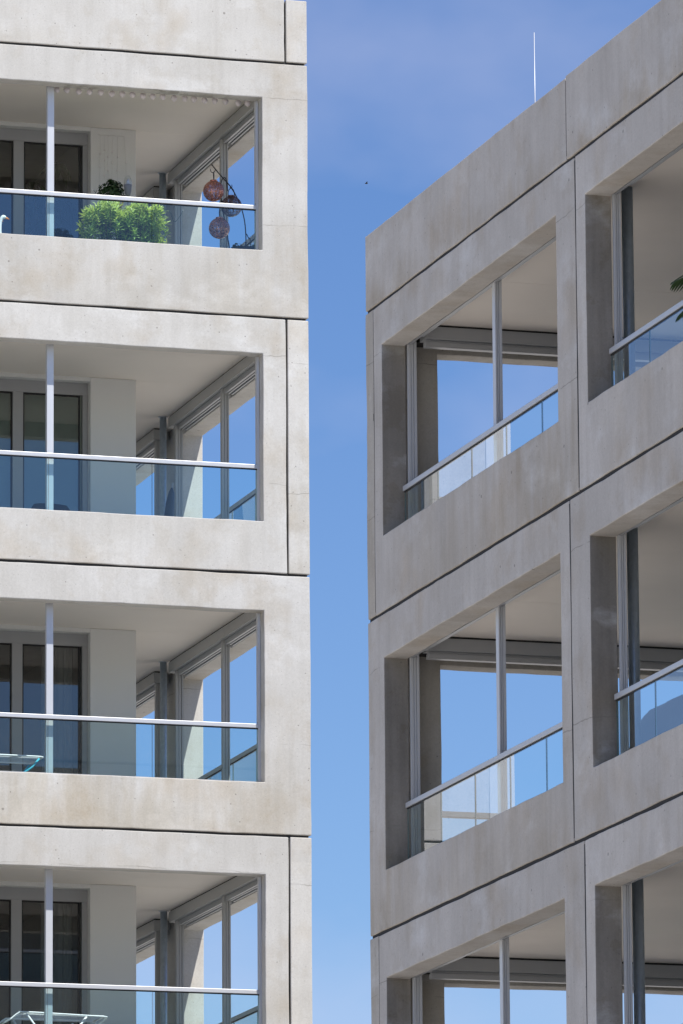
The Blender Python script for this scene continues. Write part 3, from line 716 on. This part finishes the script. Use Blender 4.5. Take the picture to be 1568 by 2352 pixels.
# two ceramic geese on a bench at the left edge
bench = thing('bench', 'low dark bench under the white geese at the left edge', 'bench', (17.9, 73.65, zf0))
MB().box(17.4, 18.45, 73.50, 73.80, 20.10, 20.14).build('seat', M_['shelf'], bench, .004)
for x in (17.45, 18.36): MB().box(x, x+.05, 73.53, 73.77, zf0, 20.10).build('leg', M_['shelf'], bench)
def goose(label, x, y, z, k_):
    t = thing('goose_figure', label, 'goose figure', (x, y, z), 'white geese figures on the bench')
    b = MB(); P = [(-.34, .17, .004), (-.30, .165, .03), (-.24, .14, .075), (-.15, .13, .105), (-.06, .15, .10), (0.0, .20, .062), (.03, .26, .035), (.035, .34, .026), (.032, .42, .0235), (.035, .50, .022), (.045, .555, .022), (.06, .585, .028), (.078, .60, .034), (.10, .597, .028), (.118, .590, .016)]
    b.tube([(x+p[0]*k_, y, z+p[1]*k_) for p in P], [p[2]*k_ for p in P], 18); o = b.build('body', M_['white'], t)
    sm = o.modifiers.new('sub', 'SUBSURF'); sm.levels = 1; sm.render_levels = 1
    MB().tube([(x+.112*k_, y, z+.590*k_), (x+.135*k_, y, z+.583*k_), (x+.165*k_, y, z+.572*k_)], [.016*k_, .013*k_, .004*k_], 12).build('beak', M_['beak'], t)
    for sy in (-.018, .018): MB().lathe([(0, -.004), (.004, 0), (0, .004)], (x+.088*k_, y+sy*k_*1.55, z+.607*k_), 8).build('eye', M_['gasket'], t)
    for sy in (-.04, .04):
        MB().tube([(x-.09*k_, y+sy*k_, z+.08*k_), (x-.09*k_, y+sy*k_, z+.012)], .008*k_, 8).box(x-.11*k_, x-.02*k_, y+sy*k_-.02*k_, y+sy*k_+.02*k_, z+.001, z+.010).build('leg', M_['beak'], t)
goose('white ceramic goose with its head and orange beak in view', 18.283, 73.62, 20.145, .85)
goose('white ceramic goose cut off by the left edge, only the breast showing', 18.235, 73.72, 20.142, .85)

# houseplant behind the top left window
hp = thing('houseplant', 'tall dark houseplant with drooping leaves behind the window of the top left flat', 'plant', (19.45, 76.15, zf0))
MB().lathe([(0, 0), (.13, 0), (.17, .32), (.15, .32), (.14, .28), (0, .28)], (19.45, 76.15, zf0)).build('pot', M_['planter'], hp)
fo = MB(); st = MB(); random.seed(21)
for (x, z) in ((19.62, 21.98), (19.30, 21.72), (19.48, 21.62), (19.72, 21.55), (19.25, 21.50), (19.55, 21.35), (19.40, 21.25), (19.66, 21.20)):
    c = Vector((x, 76.1+random.uniform(-.1, .1), z)); st.tube(arc([(19.45, 76.15, zf0+.28), (19.46, 76.15, 20.6), c-Vector(((x-19.45)*.3, 0, .25)), c]), .009, 6)
    for j in range(9):
        a = j*.698+random.random()*.3
        leaf(fo.bm, c, Vector((math.cos(a), math.sin(a), .15-.5*random.random())), Vector((0, 0, 1)), random.uniform(.17, .27), .085, .9)
fo.build('foliage', M_['leaf_palm'], hp); st.build('stem', M_['stem'], hp)

# chair behind the glass, second balcony from top
zf1 = LJ[2]+.06
ch = thing('garden_chair', 'dark plastic armchair with a rounded back behind the glass of the second left balcony', 'chair', (19.17, 74.5, zf1))
bm = MB(); n = 16; rows = []
for i in range(n+1):
    t = -1+2*i/n; x = 19.17+.27*t*(1-.06*abs(t)); hgt = .955-.045*t*t-.10*max(0, abs(t)-.8)/.2
    y = 74.62-.10*t*t
    rows.append([bm.bm.verts.new((x, y+dy, zf1+z)) for dy, z in ((0, .42), (.05, .7), (.07, hgt), (.10, hgt-.006), (.085, .7), (.03, .42))])
for a, b in zip(rows[:-1], rows[1:]):
    for j in range(6): bm.bm.faces.new((a[j], b[j], b[(j+1) % 6], a[(j+1) % 6])).smooth = True
bm.bm.faces.new(rows[0]); bm.bm.faces.new(rows[-1])
bm.build('backrest', M_['chair'], ch)
MB().box(18.93, 19.41, 74.12, 74.62, zf1+.40, zf1+.44).build('seat', M_['chair'], ch, .015)
for x in (18.95, 19.39):
    for y in (74.15, 74.60): MB().tube([(x, y, zf1), (x+(19.17-x)*.1, y, zf1+.40)], .018, 8).build('leg', M_['chair'], ch)
    MB().tube(arc([(x, 74.16, zf1+.42), (x, 74.16, zf1+.64), (x, 74.35, zf1+.66), (x, 74.58, zf1+.68)]), .018, 8).build('armrest', M_['chair'], ch)
# folded parasol leaning in the corner
pa = thing('folded_parasol', 'dark folded parasol leaning beside the steel column of the second left balcony', 'parasol', (21.13, 76.9, zf1))
MB().tube([(21.10, 76.9, zf1), (21.16, 76.84, 17.4), (21.225, 76.8, 18.36)], [.015, .015, .015], 8).build('pole', M_['alu_dark'], pa)
MB().tube([(21.13, 76.87, zf1+.6), (21.17, 76.84, 17.7), (21.20, 76.81, 18.1), (21.215, 76.80, 18.24), (21.22, 76.8, 18.30)], [.075, .07, .055, .035, .01], 12).build('canopy', M_['chair'], pa)

# drying racks
def wires(m, x0, x1, y0, y1, z, n, r=.0024):
    for i in range(n):
        y = y0+(y1-y0)*(i+.5)/n; m.tube([(x0, y, z), (x1, y, z)], r, 5)
zf2 = LJ[3]+.06
rk = thing('drying_rack', 'white wire drying rack with light blue legs behind the glass of the third left balcony', 'drying rack', (18.3, 74.1, zf2))
m = MB(); m.tube(arc([(17.6, 73.85, 14.48), (18.75, 73.85, 14.475), (18.87, 73.86, 14.47), (18.90, 73.92, 14.475), (18.90, 74.30, 14.48), (18.86, 74.38, 14.48), (18.75, 74.40, 14.485), (17.6, 74.40, 14.485)], 6), .009, 8)
m.tube([(17.6, 73.85, 14.48), (17.6, 74.40, 14.48)], .009, 8); m.build('frame', M_['rackwhite'], rk)
m = MB(); wires(m, 17.6, 18.88, 73.87, 74.38, 14.478, 11); m.build('wires', M_['rackwhite'], rk)
for y in (73.9, 74.35): MB().tube([(18.86, y, 14.46), (18.78, y, 14.36), (17.75, y, zf2)], .012, 8).build('leg', M_['rackblue'], rk); MB().tube([(17.68, y+.02, 14.46), (18.75, y+.02, zf2)], .012, 8).build('leg', M_['rackblue'], rk)
zf3 = LJ[4]+.06
rk = thing('drying_rack', 'white wire drying rack with raised wings at the bottom left balcony', 'drying rack', (19.1, 74.1, zf3))
m = MB(); m.tube(arc([(18.50, 73.80, 11.47), (18.60, 73.80, 11.55), (18.70, 73.80, 11.565), (19.45, 73.80, 11.545), (19.60, 73.80, 11.54), (19.63, 73.85, 11.53), (19.56, 73.95, 11.46)], 6), .009, 8)
m.tube(arc([(18.50, 74.45, 11.47), (18.60, 74.45, 11.56), (18.72, 74.45, 11.575), (19.45, 74.45, 11.575), (19.62, 74.45, 11.57), (19.67, 74.42, 11.56), (19.58, 74.35, 11.47)], 6), .009, 8)
m.tube([(18.50, 73.80, 11.47), (18.50, 74.45, 11.47)], .009, 8); m.tube([(19.6, 73.81, 11.542), (19.64, 74.44, 11.57)], .009, 8)
m.tube(arc([(18.95, 74.2, 11.58), (18.98, 74.2, 11.615), (19.10, 74.2, 11.62), (19.14, 74.2, 11.59)], 5), .006, 6); m.build('frame', M_['rackwhite'], rk)
m = MB()
for i in range(12): y = 73.83+.6*i/11; m.tube([(18.55, y, 11.52), (18.66, y, 11.558), (19.6, y, 11.555)], .0024, 5)
m.build('wires', M_['rackwhite'], rk)
for y in (73.82, 74.43): MB().tube([(18.7, y, 11.55), (19.4, y, zf3)], .012, 8).build('leg', M_['rackwhite'], rk); MB().tube([(19.4, y+.02, 11.54), (18.7, y+.02, zf3)], .012, 8).build('leg', M_['rackwhite'], rk)

# covered furniture on the right building, middle storey
zr2 = RJ[2]+.05
cv = MB(); n = 48; m_ = 18; rows = []
for j in range(m_+1):
    t = j/m_; z = zr2+.03+(11.86-zr2-.03)*min(1, t*1.0); sh = (1-max(0, t-.62)**2.0*3.6) if t < 1 else .38
    sh = max(.0, min(1, sh)) if j < m_ else .25
    row = []
    for i in range(n):
        a = 2*math.pi*i/n; ca, sa = math.cos(a), math.sin(a); q = (abs(ca)**4+abs(sa)**4)**-.25
        fold = 1+.025*math.sin(a*11+t*2)*(1-t)+.012*math.sin(a*5+t*7)
        lean = -.14*t
        row.append(cv.bm.verts.new((19.62+.40*q*ca*sh*fold, 54.62+(.80+lean)*q*sa*(sh**.8)*fold-.15, z - (.03*(1-abs(sa)) if t > .9 else 0))))
    rows.append(row)
for a, b in zip(rows[:-1], rows[1:]):
    for i in range(n): cv.bm.faces.new((a[i], a[(i+1) % n], b[(i+1) % n], b[i])).smooth = True
cv.bm.faces.new(rows[-1])
tag(cv.build('covered_furniture', M_['cover']), 'dark grey weather cover over garden furniture behind the glass of the middle right balcony', 'furniture cover')

# palm on the right building, top storey
zr1 = RJ[1]+.05
pm = thing('potted_palm', 'palm with feathered fronds on the top right balcony', 'palm', (19.55, 51.98, zr1))
MB().lathe([(0, 0), (.16, 0), (.21, .38), (.19, .38), (.18, .34), (0, .34)], (19.55, 51.98, zr1)).build('pot', M_['terracotta'], pm)
MB().tube(arc([(19.55, 51.98, zr1+.33), (19.54, 52.0, zr1+.7), (19.55, 51.98, zr1+1.15)]), .035, 10).build('trunk', M_['stem'], pm)
random.seed(5)
for i in range(13):
    a = i*2.399+.4; up_ = random.uniform(.25, .95); L = random.uniform(.75, .95)
    if i == 11: a, up_, L = 1.55, .62, 1.12
    if i == 12: a, up_, L = 1.75, -.12, .85
    d = Vector((math.cos(a), math.sin(a), 0)); p0 = Vector((19.55, 51.98, zr1+1.15)); fr = MB(); sp_ = []
    for j in range(15):
        t = j/14; sp_.append(p0+d*L*t*(1-.12*t)+Vector((0, 0, L*(up_*t-.62*t*t))))
    fr.tube(sp_, [.006*(1-.7*j/14)+.0012 for j in range(15)], 5)
    for j in range(3, 15):
        tg = (sp_[j]-sp_[j-1]).normalized(); sd_ = tg.cross(Vector((0, 0, 1))).normalized()
        for sgn in (-1, 1):
            for h_ in (0, .5):
                b = sp_[j-1].lerp(sp_[j], h_); ll = .30*math.sin(math.pi*min(.97, (j+h_)/15.5))+.06
                leaf(fr.bm, b, sd_*sgn+tg*.75+Vector((0, 0, .12)), Vector((0, 0, 1)), ll, .020, .35)
    fr.build('frond', M_['leaf_palm'], pm)

# lightning rod on the roof
lr = thing('lightning_rod', 'thin pale lightning rod standing on the roof of the right building', 'lightning rod', (19.6, 58.29, 16.85))
MB().tube([(19.6, 58.29, 16.9), (19.598, 58.285, 18.79)], [.004, .0035], 8).build('rod', M_['alu'], lr)
MB().lathe([(0, 0), (.17, 0), (.17, .06), (.05, .09), (0, .09)], (19.6, 58.29, 16.851)).build('base', M_['slab'], lr)

# distant bird
bpos = Vector((99.805, 324.022, 88.483))
b = MB(); b.tube([bpos+Vector((-.08, 0, 0)), bpos+Vector((-.03, 0, .01)), bpos+Vector((.04, 0, .01)), bpos+Vector((.09, 0, .02))], [.008, .03, .028, .006], 10)
for sgn in (-1, 1):
    q = [bpos+Vector((-.03, 0, .02)), bpos+Vector((.04, 0, .02)), bpos+Vector((.03, sgn*.14, .07)), bpos+Vector((-.02, sgn*.22, .05)), bpos+Vector((-.04, sgn*.12, .06))]
    b.bm.faces.new([b.bm.verts.new(x) for x in q])
tag(b.build('bird', M_['gasket']), 'tiny dark bird flying far off in the blue gap between the two buildings', 'bird')
